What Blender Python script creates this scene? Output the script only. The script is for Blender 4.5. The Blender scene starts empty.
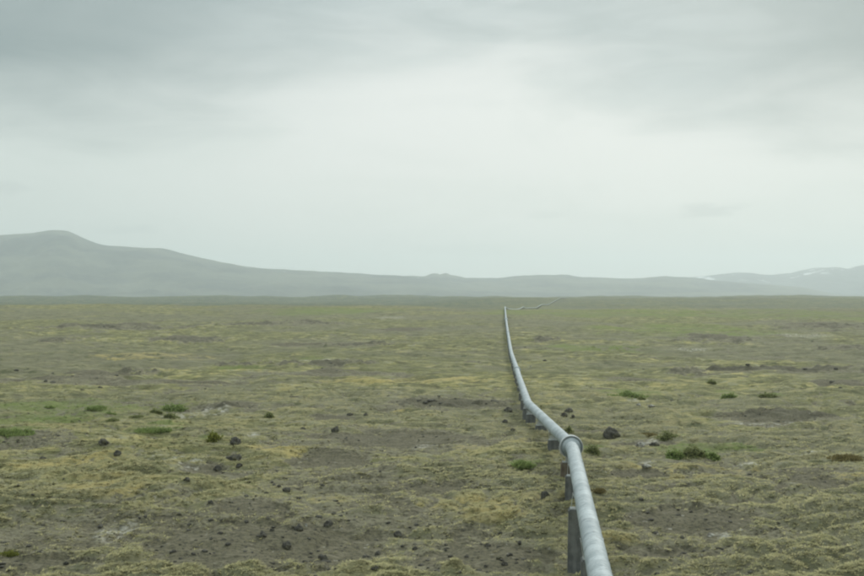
import bpy, bmesh, math, random
import numpy as np
from mathutils import Vector, Matrix

random.seed(7)
RNG = np.random.default_rng(11)
scene = bpy.context.scene
COL = scene.collection

# ------------------------------------------------------------------ camera constants
F = 1200.0            # focal length in photograph pixels (864 wide)
CX, HY = 432.0, 292.0 # centre column, horizon row
ZC = 20.0             # camera height above datum

def world_at(px, y, d):
    return Vector(((px - CX) / F * d, d, ZC - (y - HY) / F * d))

# ------------------------------------------------------------------ noise
_P = np.random.default_rng(3).permutation(1024)
_A = np.random.default_rng(4).uniform(0, 2 * np.pi, 1024)
_GX, _GY = np.cos(_A), np.sin(_A)

def perlin(x, y, seed=0):
    x = x + seed * 17.31; y = y - seed * 9.77
    xi = np.floor(x).astype(np.int64); yi = np.floor(y).astype(np.int64)
    fx = x - xi; fy = y - yi
    u = fx * fx * fx * (fx * (fx * 6 - 15) + 10)
    v = fy * fy * fy * (fy * (fy * 6 - 15) + 10)
    def g(ix, iy, dx, dy):
        h = _P[(_P[ix & 1023] + iy) & 1023]
        return _GX[h] * dx + _GY[h] * dy
    a = g(xi, yi, fx, fy); b = g(xi + 1, yi, fx - 1, fy)
    c = g(xi, yi + 1, fx, fy - 1); d = g(xi + 1, yi + 1, fx - 1, fy - 1)
    a += u * (b - a); c += u * (d - c)
    return (a + v * (c - a)) * 1.5

def fbm(x, y, seed, octaves=4, gain=0.5):
    s = np.zeros_like(x); a = 1.0; t = 0.0
    for i in range(octaves):
        s += a * perlin(x, y, seed + i * 5); t += a
        a *= gain; x = x * 2.03; y = y * 2.03
    return s / t

def sstep(a, b, x):
    t = np.clip((x - a) / (b - a), 0, 1)
    return t * t * (3 - 2 * t)

# ------------------------------------------------------------------ pipeline route (photo column, row, distance)
ROUTE = [(600, 576, 24.2), (572.5, 447, 47.0), (528, 403.5, 75.0), (519, 377, 110), (517, 370, 122), (511, 352, 175),
         (507.8, 332, 250), (506, 319, 330), (505, 307, 485)]
FAR = [(508.6, 309.1, 520), (515.5, 309.4, 575), (519.8, 308.9, 612), (523.5, 306.8, 680), (525.2, 308.1, 705), (536.3, 307.6, 800), (542, 304.4, 940),
       (548, 304.6, 1000), (561, 297.6, 1300), (569, 298.0, 1700)]
route_pts = [world_at(*p) for p in ROUTE]
ext = route_pts[0] + (route_pts[0] - route_pts[1]) * 0.62
route_pts = [ext] + route_pts
far_pts = [world_at(*p) for p in FAR]
RY = np.array([p.y for p in route_pts + far_pts]); RX = np.array([p.x for p in route_pts + far_pts]); RZ = np.array([p.z for p in route_pts + far_pts])

# ------------------------------------------------------------------ ground height
PD = [0, 12, 20, 28, 35, 42.4, 50, 55.5, 64, 75, 90, 110, 122, 175, 250, 330, 430, 485]
PZ = [-5.5, -7.6, -8.6, -8.7, -8.5, -7.7, -7.6, -7.75, -7.8, -8.5, -8.8, -9.1, -9.25, -10.1, -9.6, -8.6, -7.4, -7.0]
LD = PD + [560, 700, 1000, 1600, 2200, 2500, 2800, 3600, 15000]
LZ = PZ + [-6.6, -8.4, -12.5, -14.0, -10.2, -10.2, -14, -26, -30]
RD = PD + [560, 680, 705, 800, 940, 1000, 1300, 1700, 2200, 2500, 2800, 3600, 15000]
RZ_ = PZ + [-9.3, -9.7, -10.7, -11.7, -11.0, -11.5, -7.3, -8.9, -10.6, -10.8, -14, -26, -30]

def spacing_at(r):
    return np.minimum(np.maximum(r * r / 12500.0, 0.02), 0.004 * r)

def base_h(x, y):
    r = np.hypot(x, y)
    d = np.where(y > 0, 0.5 * r + 0.5 * np.maximum(y, r * 0.8), r)
    t = x / np.maximum(r, 1e-3)
    w = sstep(-0.02, 0.05, t)
    z = np.interp(d, LD, LZ) * (1 - w) + np.interp(d, RD, RZ_) * w
    back = sstep(0.1, -0.5, y / np.maximum(r, 1e-3))
    return z * (1 - back) + (-6.5) * back

def warp(x, y):
    wx = x + 1.6 * perlin(x / 5.0, y / 5.0, 31) + 0.5 * perlin(x / 1.7, y / 1.7, 32)
    wy = y + 1.6 * perlin(x / 5.0, y / 5.0, 33) + 0.5 * perlin(x / 1.7, y / 1.7, 34)
    return wx, wy

def cushions(x, y):
    """0..1 : pillowy moss cushions with sharp gaps, running in wind-combed streaks."""
    wx, wy = warp(x, y)
    ca, sa = math.cos(0.42), math.sin(0.42)
    a = wx * ca + wy * sa; b = -wx * sa + wy * ca
    n1 = 1 - np.abs(perlin(a / 2.6, b / 1.15, 41)) * 2.0
    n2 = 1 - np.abs(perlin(a / 1.15, b / 0.62, 42)) * 2.0
    return np.clip(1 - n1, 0, 1), np.clip(1 - n2, 0, 1)

def mounds(x, y):
    """0..1 : broader moss-backed lava mounds with cracks between them"""
    wx, wy = warp(x, y)
    wx = wx + 3 * perlin(x / 14, y / 14, 36); wy = wy + 3 * perlin(x / 14, y / 14, 37)
    return np.clip(np.abs(perlin(wx / 7.5, wy / 4.2, 43)) * 2.0, 0, 1)

def ground_h(x, y, full=True):
    x = np.asarray(x, float); y = np.asarray(y, float)
    r = np.hypot(x, y); sp = spacing_at(r)
    lat = np.abs(x - np.interp(y, RY, RX))
    cor = sstep(2, 45, lat) * 0.85 + 0.15
    far = sstep(45, 260, r)
    z = ZC + base_h(x, y)
    # wide swells and lava mounds
    fade = sstep(3800, 2500, r)
    z = z + cor * far * fade * 1.3 * fbm(x / 150, y / 190, 1, 3)
    z = z + (0.25 + 0.75 * cor) * sstep(25, 120, r) * fade * 0.95 * np.maximum(fbm(x / 34, y / 30, 9, 3), -0.12)
    z = z + 2.6 * sstep(380, 900, r) * fade * cor * fbm(x / 75, y / 110, 13, 3)
    z = z + 9.0 * sstep(1300, 2100, r) * fade * cor * fbm(x / 210, y / 300, 15, 4)
    oc = patches(x, y, OUTCROP, 1.35)
    z = z + oc * (0.38 + 0.0006 * np.minimum(r, 500)) * (0.6 + 1.5 * fbm(x / 2.6, y / 2.6, 45, 3))
    # hummocks
    k = sstep(0.5, 0.16, sp / 5.0)
    wx, wy = warp(x, y)
    hum = fbm(wx / 6.5, wy / 4.6, 21, 3)
    z = z + 0.42 * k * hum + 0.5 * sstep(40, 140, r) * sstep(0.5, 0.2, sp / 9.0) * (0.2 + 0.8 * cor) * np.maximum(fbm(wx / 11, wy / 8, 25, 3), -0.1)
    if full:
        c1, c2 = cushions(x, y)
        m = moss_mask(x, y)
        k0 = sstep(0.5, 0.15, sp / 3.6)
        z = z + 0.42 * k0 * (0.35 + 0.65 * sstep(35, 90, r)) * mounds(x, y) ** 0.6
        k1 = sstep(0.5, 0.15, sp / 1.2); k2 = sstep(0.5, 0.15, sp / 0.6)
        z = z + (0.27 * c1 ** 0.7 * k1 + 0.11 * c2 ** 0.7 * k2) * (0.25 + 0.75 * m)
        z = z + 0.05 * k2 * fbm(x / 0.42, y / 0.36, 51, 2) + 0.05 * (1 - m) * k2 * np.maximum(perlin(x / 0.6, y / 0.6, 55), 0)
    return z

# ------------------------------------------------------------------ patches (photo column,row -> world), used as material masks
def hit(px, y):
    t = (px - CX) / F
    ds = np.concatenate([np.arange(26, 200, 0.1), np.arange(200, 900, 1.0)])
    z = ground_h(t * ds, ds, False)
    line = ZC - (y - HY) / F * ds
    i = np.argmax(z >= line)
    return t * ds[i], ds[i]

def patch_list(lst):
    out = []
    for (px, y, w, h) in lst:
        x, d = hit(px, y)
        hc = max(4.0, ZC - float(ZC + base_h(np.array([x]), np.array([d]))[0]))
        out.append((x, d, w * d / F / 2, max(h * d * d / (F * hc) / 2, 0.4)))
    return out

DARK, PALE, GREEN, GOLD, OUTCROP, SWATHE = [], [], [], [], [], []

def patches(x, y, lst, wob=0.75):
    nx = x + 0.0
    m = np.zeros_like(x)
    for (cx, cy, a, b) in lst:
        sel = (np.abs(x - cx) < a * 2.2) & (np.abs(y - cy) < b * 2.6)
        if not sel.any():
            continue
        xs, ys = x[sel], y[sel]
        q = np.hypot((xs - cx) / a, (ys - cy) / b)
        s = max(a * 0.5, 0.8); s2 = max(b * 0.5, 0.6)
        q = q + wob * fbm(xs / s, ys / s2, 61, 4)
        m[sel] = np.maximum(m[sel], sstep(1.25, 0.55, q))
    return m

def moss_mask(x, y):
    d = np.maximum(patches(x, y, DARK), 0.6 * patches(x, y, OUTCROP, 1.35))
    n = fbm(x / 14.0, y / 12.0, 71, 6, 0.68)
    base = sstep(-0.72, 0.0, n)
    return np.clip(base - 1.3 * d - 0.68 * patches(x, y, SWATHE, 1.1), -0.3, 1)

DARK_ = patch_list([(452, 409, 95, 9), (395, 440, 150, 15), (330, 470, 90, 14), (250, 548, 190, 34), (440, 492, 90, 10), (235, 410, 46, 5),
    (330, 372, 60, 3), (770, 372, 120, 5), (775, 421, 80, 9), (690, 372, 30, 3), (20, 571, 120, 14), (200, 476, 60, 12), (640, 450, 90, 8),
    (700, 526, 130, 16), (640, 480, 60, 8), (820, 490, 60, 8), (330, 555, 120, 26), (480, 566, 160, 18), (250, 512, 70, 10),
    (180, 340, 70, 5), (120, 325, 80, 4), (330, 420, 60, 4), (720, 340, 70, 4), (820, 325, 80, 4), (100, 375, 100, 6), (600, 440, 60, 6), (660, 562, 110, 14),
    (840, 385, 60, 5), (405, 330, 60, 3), (300, 345, 80, 3)])
PALE = patch_list([(192, 420, 66, 12), (165, 466, 46, 8), (775, 428, 130, 3), (745, 471, 36, 4), (800, 462, 50, 6), (648, 467, 14, 4), (641, 405, 24, 3),
    (320, 362, 70, 4), (190, 470, 30, 6), (390, 318, 30, 2), (650, 445, 30, 5), (120, 540, 50, 12), (730, 540, 40, 6), (425, 452, 30, 8), (250, 440, 20, 5),
    (690, 352, 40, 3), (800, 336, 60, 3)])
GREEN = patch_list([(60, 413, 170, 14), (15, 430, 60, 14), (160, 431, 40, 7), (690, 330, 180, 9), (760, 312, 200, 6), (560, 312, 160, 5), (320, 360, 40, 3), (520, 470, 26, 8),
    (690, 455, 60, 8), (630, 395, 60, 5), (240, 370, 50, 4), (600, 350, 120, 6), (740, 455, 60, 5), (640, 312, 120, 6), (330, 310, 140, 5), (600, 434, 16, 3), (840, 318, 80, 5)] + [(523, 471, 34, 10), (592, 455, 26, 8), (668, 441, 30, 8), (690, 459, 60, 10), (155, 434, 60, 9), (174, 411, 34, 7), (213, 443, 26, 7), (13, 438, 70, 18), (100, 414, 110, 10), (630, 397, 56, 8), (730, 399, 24, 6), (768, 398, 28, 6), (60, 422, 150, 16)])
GOLD = patch_list([(150, 357, 130, 6), (700, 478, 200, 14), (120, 490, 100, 20), (340, 503, 60, 9), (480, 515, 150, 20), (480, 450, 120, 10), (620, 545, 60, 8), (420, 385, 200, 8),
    (60, 470, 120, 16), (340, 505, 40, 5), (820, 480, 120, 14), (400, 413, 24, 6), (640, 540, 80, 10), (300, 455, 120, 12)])

OUTCROP_ = patch_list([(330, 367, 110, 4), (775, 373, 150, 4), (690, 375, 50, 2), (715, 342, 70, 5), (240, 367, 50, 5), (232, 411, 56, 5), (452, 409, 100, 6), (785, 421, 90, 6),
    (110, 328, 150, 3), (190, 343, 60, 5), (830, 328, 110, 3), (60, 341, 40, 3), (365, 346, 80, 2), (280, 325, 120, 3), (140, 376, 40, 4), (845, 351, 50, 5), (545, 341, 30, 2), (610, 352, 40, 3)])
SWATHE_ = patch_list([(385, 448, 240, 46), (300, 535, 330, 70), (470, 560, 240, 44), (330, 490, 180, 50), (452, 412, 150, 18), (50, 545, 190, 44), (690, 530, 200, 40), (240, 412, 130, 12),
    (790, 425, 170, 18), (780, 374, 190, 9), (120, 385, 260, 10), (300, 375, 220, 8)])
DARK, OUTCROP, SWATHE = DARK_, OUTCROP_, SWATHE_

# ------------------------------------------------------------------ helpers
def tag(o, label=None, cat=None, group=None, kind=None):
    if label: o['label'] = label
    if cat: o['category'] = cat
    if group: o['group'] = group
    if kind: o['kind'] = kind
    return o

def mesh_np(name, verts, faces, mat, smooth=True, parent=None, attrs=None):
    """faces: list of int arrays (n,k)"""
    me = bpy.data.meshes.new(name)
    verts = np.asarray(verts, np.float32)
    me.vertices.add(len(verts)); me.vertices.foreach_set('co', verts.ravel())
    loops = np.concatenate([f.ravel() for f in faces]).astype(np.int32)
    tot = np.concatenate([np.full(len(f), f.shape[1], np.int32) for f in faces])
    start = np.concatenate([[0], np.cumsum(tot)[:-1]]).astype(np.int32)
    me.loops.add(len(loops)); me.loops.foreach_set('vertex_index', loops)
    me.polygons.add(len(tot)); me.polygons.foreach_set('loop_start', start)
    try: me.polygons.foreach_set('loop_total', tot)
    except Exception: pass
    me.polygons.foreach_set('use_smooth', np.full(len(tot), smooth, bool))
    for k, v in (attrs or {}).items():
        a = me.attributes.new(k, 'FLOAT', 'POINT'); a.data.foreach_set('value', np.asarray(v, np.float32))
    me.materials.append(mat)
    me.update(calc_edges=True); me.validate()
    o = bpy.data.objects.new(name, me); COL.objects.link(o)
    if parent is not None: o.parent = parent
    return o

def bm_obj(name, bm, mat, parent=None, smooth=False, loc=None):
    me = bpy.data.meshes.new(name); bm.to_mesh(me); bm.free()
    for p in me.polygons: p.use_smooth = smooth
    me.materials.append(mat)
    o = bpy.data.objects.new(name, me); COL.objects.link(o)
    if parent is not None: o.parent = parent
    if loc is not None: o.location = loc
    return o

def empty(name, loc, rz=0.0):
    o = bpy.data.objects.new(name, None); COL.objects.link(o)
    o.location = loc; o.rotation_euler = (0, 0, rz); o.empty_display_size = 0.3
    return o

# ------------------------------------------------------------------ materials
class NT:
    def __init__(self, name):
        self.m = bpy.data.materials.new(name); self.m.use_nodes = True
        self.t = self.m.node_tree; self.n = self.t.nodes
        self.b = self.n['Principled BSDF']
        self.b.inputs['Specular IOR Level'].default_value = 0.15
        self.b.inputs['Roughness'].default_value = 0.95
    def node(self, typ, **kw):
        o = self.n.new(typ)
        for k, v in kw.items(): setattr(o, k, v)
        return o
    def link(self, a, b): self.t.links.new(a, b)
    def val(self, sock, v):
        if hasattr(v, 'is_output') or isinstance(v, bpy.types.NodeSocket): self.link(v, sock)
        else: sock.default_value = v
    def coord(self, which='Object'):
        return self.node('ShaderNodeTexCoord').outputs[which]
    def noise(self, vec, scale, detail=4, rough=0.6, dist=0.0):
        o = self.node('ShaderNodeTexNoise'); self.link(vec, o.inputs['Vector'])
        o.inputs['Scale'].default_value = scale; o.inputs['Detail'].default_value = detail
        o.inputs['Roughness'].default_value = rough; o.inputs['Distortion'].default_value = dist
        return o.outputs['Fac']
    def mapping(self, vec, scale=(1, 1, 1), rot=(0, 0, 0)):
        o = self.node('ShaderNodeMapping'); self.link(vec, o.inputs['Vector'])
        o.inputs['Scale'].default_value = scale; o.inputs['Rotation'].default_value = rot
        return o.outputs['Vector']
    def math(self, op, a, b=0.0, clamp=False):
        o = self.node('ShaderNodeMath', operation=op, use_clamp=clamp)
        self.val(o.inputs[0], a); self.val(o.inputs[1], b)
        return o.outputs[0]
    def ramp(self, fac, lo, hi):
        o = self.node('ShaderNodeMapRange', interpolation_type='SMOOTHSTEP')
        self.val(o.inputs['Value'], fac)
        o.inputs['From Min'].default_value = lo; o.inputs['From Max'].default_value = hi
        return o.outputs['Result']
    def mix(self, fac, a, b):
        o = self.node('ShaderNodeMix', data_type='RGBA')
        self.val(o.inputs[0], fac)
        for s, v in ((o.inputs[6], a), (o.inputs[7], b)):
            if isinstance(v, tuple): s.default_value = (*v, 1) if len(v) == 3 else v
            else: self.link(v, s)
        return o.outputs[2]
    def attr(self, name):
        return self.node('ShaderNodeAttribute', attribute_name=name).outputs['Fac']
    def bump(self, h, strength, dist):
        o = self.node('ShaderNodeBump'); self.link(h, o.inputs['Height'])
        o.inputs['Strength'].default_value = strength; o.inputs['Distance'].default_value = dist
        self.link(o.outputs['Normal'], self.b.inputs['Normal'])
    def color(self, c): self.val(self.b.inputs['Base Color'], (*c, 1) if isinstance(c, tuple) else c)

C_STRAW = (0.39, 0.342, 0.148); C_OLIVE = (0.192, 0.196, 0.084); C_GREY = (0.24, 0.23, 0.16)
C_SOIL = (0.142, 0.132, 0.084); C_LAVA = (0.055, 0.053, 0.038); C_GREEN = (0.155, 0.19, 0.06); C_PALE = (0.40, 0.39, 0.32)
C_GOLD = (0.40, 0.33, 0.13); C_FAR = (0.06, 0.082, 0.052)

def ground_material():
    t = NT('moss_heath'); co = t.coord()
    n_big = t.noise(co, 0.035, 5, 0.6); n_mid = t.noise(co, 0.6, 5, 0.65)
    st = t.mapping(co, (0.8, 2.2, 1.5), (0, 0, -0.42)); n_st = t.noise(st, 1.6, 6, 0.7, 0.6)
    n_fine = t.noise(co, 7.0, 4, 0.7)
    n_pat = t.noise(co, 0.11, 9, 0.74, 0.3)
    n_clump = t.noise(t.mapping(co, (0.8, 1.3, 1.0), (0, 0, -0.42)), 0.42, 7, 0.68, 0.4)
    n_top = t.math('ADD', t.math('MULTIPLY', n_clump, 0.6), t.math('MULTIPLY', n_st, 0.4))
    n_top = t.math('ADD', n_top, t.math('MULTIPLY', t.math('SUBTRACT', t.attr('crown_light'), 0.5), 0.10))  # relief shading put into the moss colour: tops lifted, gaps darkened
    moss = t.mix(t.ramp(n_top, 0.38, 0.53), (0.10, 0.096, 0.05), C_OLIVE)  # darkest tone painted in for the shadow lines between clumps
    moss = t.mix(t.ramp(n_top, 0.48, 0.60), moss, C_STRAW)
    moss = t.mix(t.math('MULTIPLY', t.ramp(n_mid, 0.5, 0.64), t.ramp(n_top, 0.45, 0.55)), moss, (0.29, 0.285, 0.185))
    moss = t.mix(t.math('MULTIPLY', t.ramp(n_big, 0.42, 0.62), 0.45), moss, (0.14, 0.145, 0.07))
    n_zone = t.noise(t.mapping(co, (1.0, 0.8, 1.0)), 0.021, 6, 0.62, 0.4)
    moss = t.mix(t.math('MULTIPLY', t.ramp(n_zone, 0.44, 0.58), 0.65), moss, t.mix(n_clump, (0.10, 0.098, 0.062), (0.215, 0.21, 0.145)))
    n_heath = t.noise(co, 0.33, 4, 0.7, 0.5)
    moss = t.mix(t.math('MULTIPLY', t.ramp(n_heath, 0.56, 0.64), 0.75), moss, t.mix(n_fine, (0.05, 0.056, 0.028), (0.115, 0.125, 0.06)))
    moss = t.mix(t.math('MULTIPLY', t.math('MULTIPLY', t.attr('gold'), 0.7), t.ramp(n_top, 0.42, 0.55)), moss, C_GOLD)
    moss = t.mix(t.math('MULTIPLY', t.attr('green'), t.ramp(t.math('ADD', n_st, t.math('MULTIPLY', n_pat, 1.4)), 0.98, 1.42)), moss, C_GREEN)
    soil = t.mix(t.ramp(n_fine, 0.3, 0.6), C_LAVA, C_SOIL)
    soil = t.mix(t.ramp(n_st, 0.48, 0.7), soil, (0.195, 0.18, 0.125))
    soil = t.mix(t.math('MULTIPLY', t.attr('outcrop'), 0.6), soil, t.mix(t.ramp(n_clump, 0.4, 0.6), (0.055, 0.053, 0.036), (0.13, 0.125, 0.085)))
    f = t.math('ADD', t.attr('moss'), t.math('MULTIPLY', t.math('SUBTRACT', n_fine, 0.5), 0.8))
    f = t.math('ADD', f, t.math('MULTIPLY', t.math('SUBTRACT', n_st, 0.5), 1.0))
    f = t.math('ADD', f, t.math('MULTIPLY', t.math('SUBTRACT', n_pat, 0.51), 2.6))
    thin = t.mix(n_fine, C_SOIL, C_GREY)
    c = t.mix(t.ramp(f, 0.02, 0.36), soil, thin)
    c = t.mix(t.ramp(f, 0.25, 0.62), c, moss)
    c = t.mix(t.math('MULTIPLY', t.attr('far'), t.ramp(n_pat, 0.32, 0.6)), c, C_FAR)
    pl = t.math('MULTIPLY', t.attr('pale'), t.ramp(t.noise(co, 2.2, 5, 0.7), 0.47, 0.62))
    c = t.mix(pl, c, C_PALE)
    # scattered lichen-white flecks and dark stones
    c = t.mix(t.math('MULTIPLY', t.ramp(t.noise(co, 3.1, 3, 0.6), 0.66, 0.74), 0.6), c, (0.36, 0.35, 0.29))
    c = t.mix(t.ramp(t.noise(st, 1.1, 4, 0.7), 0.64, 0.74), c, C_LAVA)
    t.color(c)
    t.bump(t.math('ADD', n_fine, t.math('MULTIPLY', n_st, 1.5)), 0.9, 0.09)
    return t.m

def lava_material():
    t = NT('lava_rock'); co = t.coord()
    n = t.noise(co, 6, 5, 0.7); n2 = t.noise(co, 1.4, 3)
    c = t.mix(t.ramp(n, 0.35, 0.7), (0.05, 0.048, 0.04), (0.125, 0.12, 0.097))
    c = t.mix(t.math('MULTIPLY', t.ramp(n2, 0.55, 0.7), 0.6), c, (0.17, 0.16, 0.09))
    t.color(c); t.bump(n, 0.8, 0.08)
    return t.m

def pale_rock_material():
    t = NT('lichen_rock'); co = t.coord()
    n = t.noise(co, 4, 5, 0.7)
    t.color(t.mix(t.ramp(n, 0.38, 0.6), (0.12, 0.11, 0.09), (0.42, 0.41, 0.35))); t.bump(n, 0.7, 0.05)
    return t.m

def leaf_material(name, a, b):
    t = NT(name)
    t.color(t.mix(t.attr('tint'), a, b))
    t.b.inputs['Roughness'].default_value = 0.75
    tr = t.node('ShaderNodeBsdfTranslucent'); c_ = t.b.inputs['Base Color'].links[0].from_socket; t.link(c_, tr.inputs['Color'])
    mx = t.node('ShaderNodeMixShader'); mx.inputs[0].default_value = 0.4
    t.link(t.b.outputs[0], mx.inputs[1]); t.link(tr.outputs[0], mx.inputs[2]); t.link(mx.outputs[0], t.n['Material Output'].inputs['Surface'])
    return t.m

def cladding_material():
    t = NT('aluminium_cladding'); co = t.coord('Object')
    n = t.noise(co, 0.9, 5, 0.65); n2 = t.noise(t.mapping(co, (2.4, 7.5, 2.4)), 1.4, 4, 0.6, 1.1); n3 = t.noise(co, 14, 3, 0.6)
    c = t.mix(t.ramp(n, 0.35, 0.65), (0.275, 0.32, 0.33), (0.40, 0.45, 0.46))
    c = t.mix(t.math('MULTIPLY', t.ramp(n2, 0.57, 0.63), 0.8), c, (0.15, 0.17, 0.175))
    c = t.mix(t.math('MULTIPLY', t.ramp(n3, 0.5, 0.7), 0.25), c, (0.62, 0.66, 0.66))
    t.color(c)
    t.b.inputs['Metallic'].default_value = 0.2; t.b.inputs['Roughness'].default_value = 0.68
    t.b.inputs['Specular IOR Level'].default_value = 0.3
    t.bump(n2, 0.12, 0.01)
    return t.m

def concrete_material(name, a, b):
    t = NT(name); co = t.coord()
    n = t.noise(co, 3, 5, 0.65); st = t.noise(t.mapping(co, (6, 6, 0.6)), 2.0, 4, 0.6)
    c = t.mix(t.ramp(t.math('ADD', n, t.math('MULTIPLY', st, 0.6)), 0.6, 1.0), a, b)
    t.color(c); t.bump(n, 0.4, 0.02)
    return t.m

def steel_material():
    t = NT('galvanised_steel'); co = t.coord(); n = t.noise(co, 9, 4)
    t.color(t.mix(n, (0.48, 0.5, 0.49), (0.64, 0.66, 0.65))); t.b.inputs['Metallic'].default_value = 0.4; t.b.inputs['Roughness'].default_value = 0.5
    return t.m

def hill_material(name, a, b, snow=0.0):
    t = NT(name); co = t.coord()
    n = t.noise(t.mapping(co, (1, 1, 3)), 0.0022, 7, 0.62); n2 = t.noise(co, 0.012, 5, 0.65)
    c = t.mix(t.ramp(n, 0.38, 0.62), a, b)
    c = t.mix(t.math('MULTIPLY', t.ramp(n2, 0.5, 0.7), 0.5), c, (0.14, 0.14, 0.10))
    if snow:
        s = t.math('MULTIPLY', t.attr('snow'), t.ramp(t.noise(t.mapping(co, (1, 0.5, 1.6)), 0.006, 5, 0.6), snow, snow + 0.03))
        c = t.mix(s, c, (0.82, 0.84, 0.86))
    t.color(c); t.bump(n2, 0.7, 14)
    return t.m

M_GROUND = ground_material(); M_LAVA = lava_material(); M_PALE = pale_rock_material()
M_CLAD = cladding_material(); M_STEEL = steel_material()
M_CONC = concrete_material('grey_concrete', (0.11, 0.115, 0.11), (0.19, 0.195, 0.185))
M_RUST = concrete_material('rust_stained_concrete', (0.13, 0.105, 0.08), (0.2, 0.17, 0.13))

# ------------------------------------------------------------------ ground sheet
def build_ground():
    rows = [5.0]
    r = 5.0
    while r < 12400:
        s = float(spacing_at(np.array(r)))
        if r < 26: s = max(s, 0.35)
        s = max(s, 0.05)
        if r > 3000: s = 0.02 * r
        r += s; rows.append(r)
    rows = np.array(rows)
    fan = math.radians(24)
    inner = np.linspace(-fan, fan, 960)
    outer_r = fan + np.cumsum(np.linspace(0.004, 0.09, 60)); outer_r = outer_r[outer_r < math.pi - 0.04]
    ang = np.concatenate([-outer_r[::-1], inner, outer_r])
    A, R = np.meshgrid(ang, rows)
    X = (R * np.sin(A)).ravel(); Y = (R * np.cos(A)).ravel()
    Z = np.empty_like(X); M = np.empty_like(X); G = np.empty_like(X); PL = np.empty_like(X); GD = np.empty_like(X); FR = np.empty_like(X); CR = np.empty_like(X); OC = np.empty_like(X)
    step = 200000
    for i in range(0, len(X), step):
        s = slice(i, i + step); x, y = X[s], Y[s]
        Z[s] = ground_h(x, y)
        c1, c2 = cushions(x, y); sp = spacing_at(np.hypot(x, y))
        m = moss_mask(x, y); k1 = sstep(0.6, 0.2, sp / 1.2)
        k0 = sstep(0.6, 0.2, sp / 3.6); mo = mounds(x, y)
        M[s] = np.where(m < 0, m, m * (1 - 0.75 * k1 * (1 - sstep(0.0, 0.35, c1))) * (1 - 0.7 * k0 * (1 - sstep(0.0, 0.22, mo))))  # bare soil in the gaps, also darkening hollows in place of shade
        r_ = np.hypot(x, y); t_ = x / r_
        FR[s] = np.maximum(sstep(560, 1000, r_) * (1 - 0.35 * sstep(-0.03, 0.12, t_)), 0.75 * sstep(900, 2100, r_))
        CR[s] = 0.6 * c1 * k1 + 0.4 * mo * k0 + 0.3 * (1 - k0)  # cushion height, drives the painted light and shade of the moss
        OC[s] = patches(x, y, OUTCROP, 1.35)
        G[s] = patches(x, y, GREEN); PL[s] = patches(x, y, PALE); GD[s] = patches(x, y, GOLD)
    nr, na = R.shape
    idx = np.arange(nr * na).reshape(nr, na)
    q = np.stack([idx[:-1, :-1], idx[:-1, 1:], idx[1:, 1:], idx[1:, :-1]], -1).reshape(-1, 4)[:, ::-1]
    # close the ring behind the camera and the disc under it
    q2 = np.stack([idx[:-1, -1], idx[:-1, 0], idx[1:, 0], idx[1:, -1]], -1)[:, ::-1]
    c = nr * na
    tri = np.stack([np.full(na - 1, c), idx[0, 1:], idx[0, :-1]], -1)
    tri = np.concatenate([tri, [[c, idx[0, 0], idx[0, -1]]]])
    V = np.stack([X, Y, Z], -1); V = np.concatenate([V, [[0, 0, Z[:na].mean()]]])
    ext = lambda a: np.concatenate([a, [0.5]])
    o = mesh_np('ground', V, [q, q2, tri], M_GROUND, True, None, {'moss': ext(M), 'green': ext(G), 'pale': ext(PL), 'gold': ext(GD), 'far': ext(FR), 'crown_light': ext(CR), 'outcrop': ext(OC)})
    tag(o, 'mossy lava heath plain with dark gravel patches', 'ground', kind='structure')
    return o
build_ground()

def gz(x, y):
    return float(ground_h(np.array([x]), np.array([y]))[0])

def full_hit(px, y):
    t = (px - CX) / F
    ds = np.concatenate([np.arange(28, 200, 0.05), np.arange(200, 900, 0.5)])
    z = ground_h(t * ds, ds); line = ZC - (y - HY) / F * ds
    i = int(np.argmax(z >= line))
    return t * ds[i], ds[i]

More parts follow.
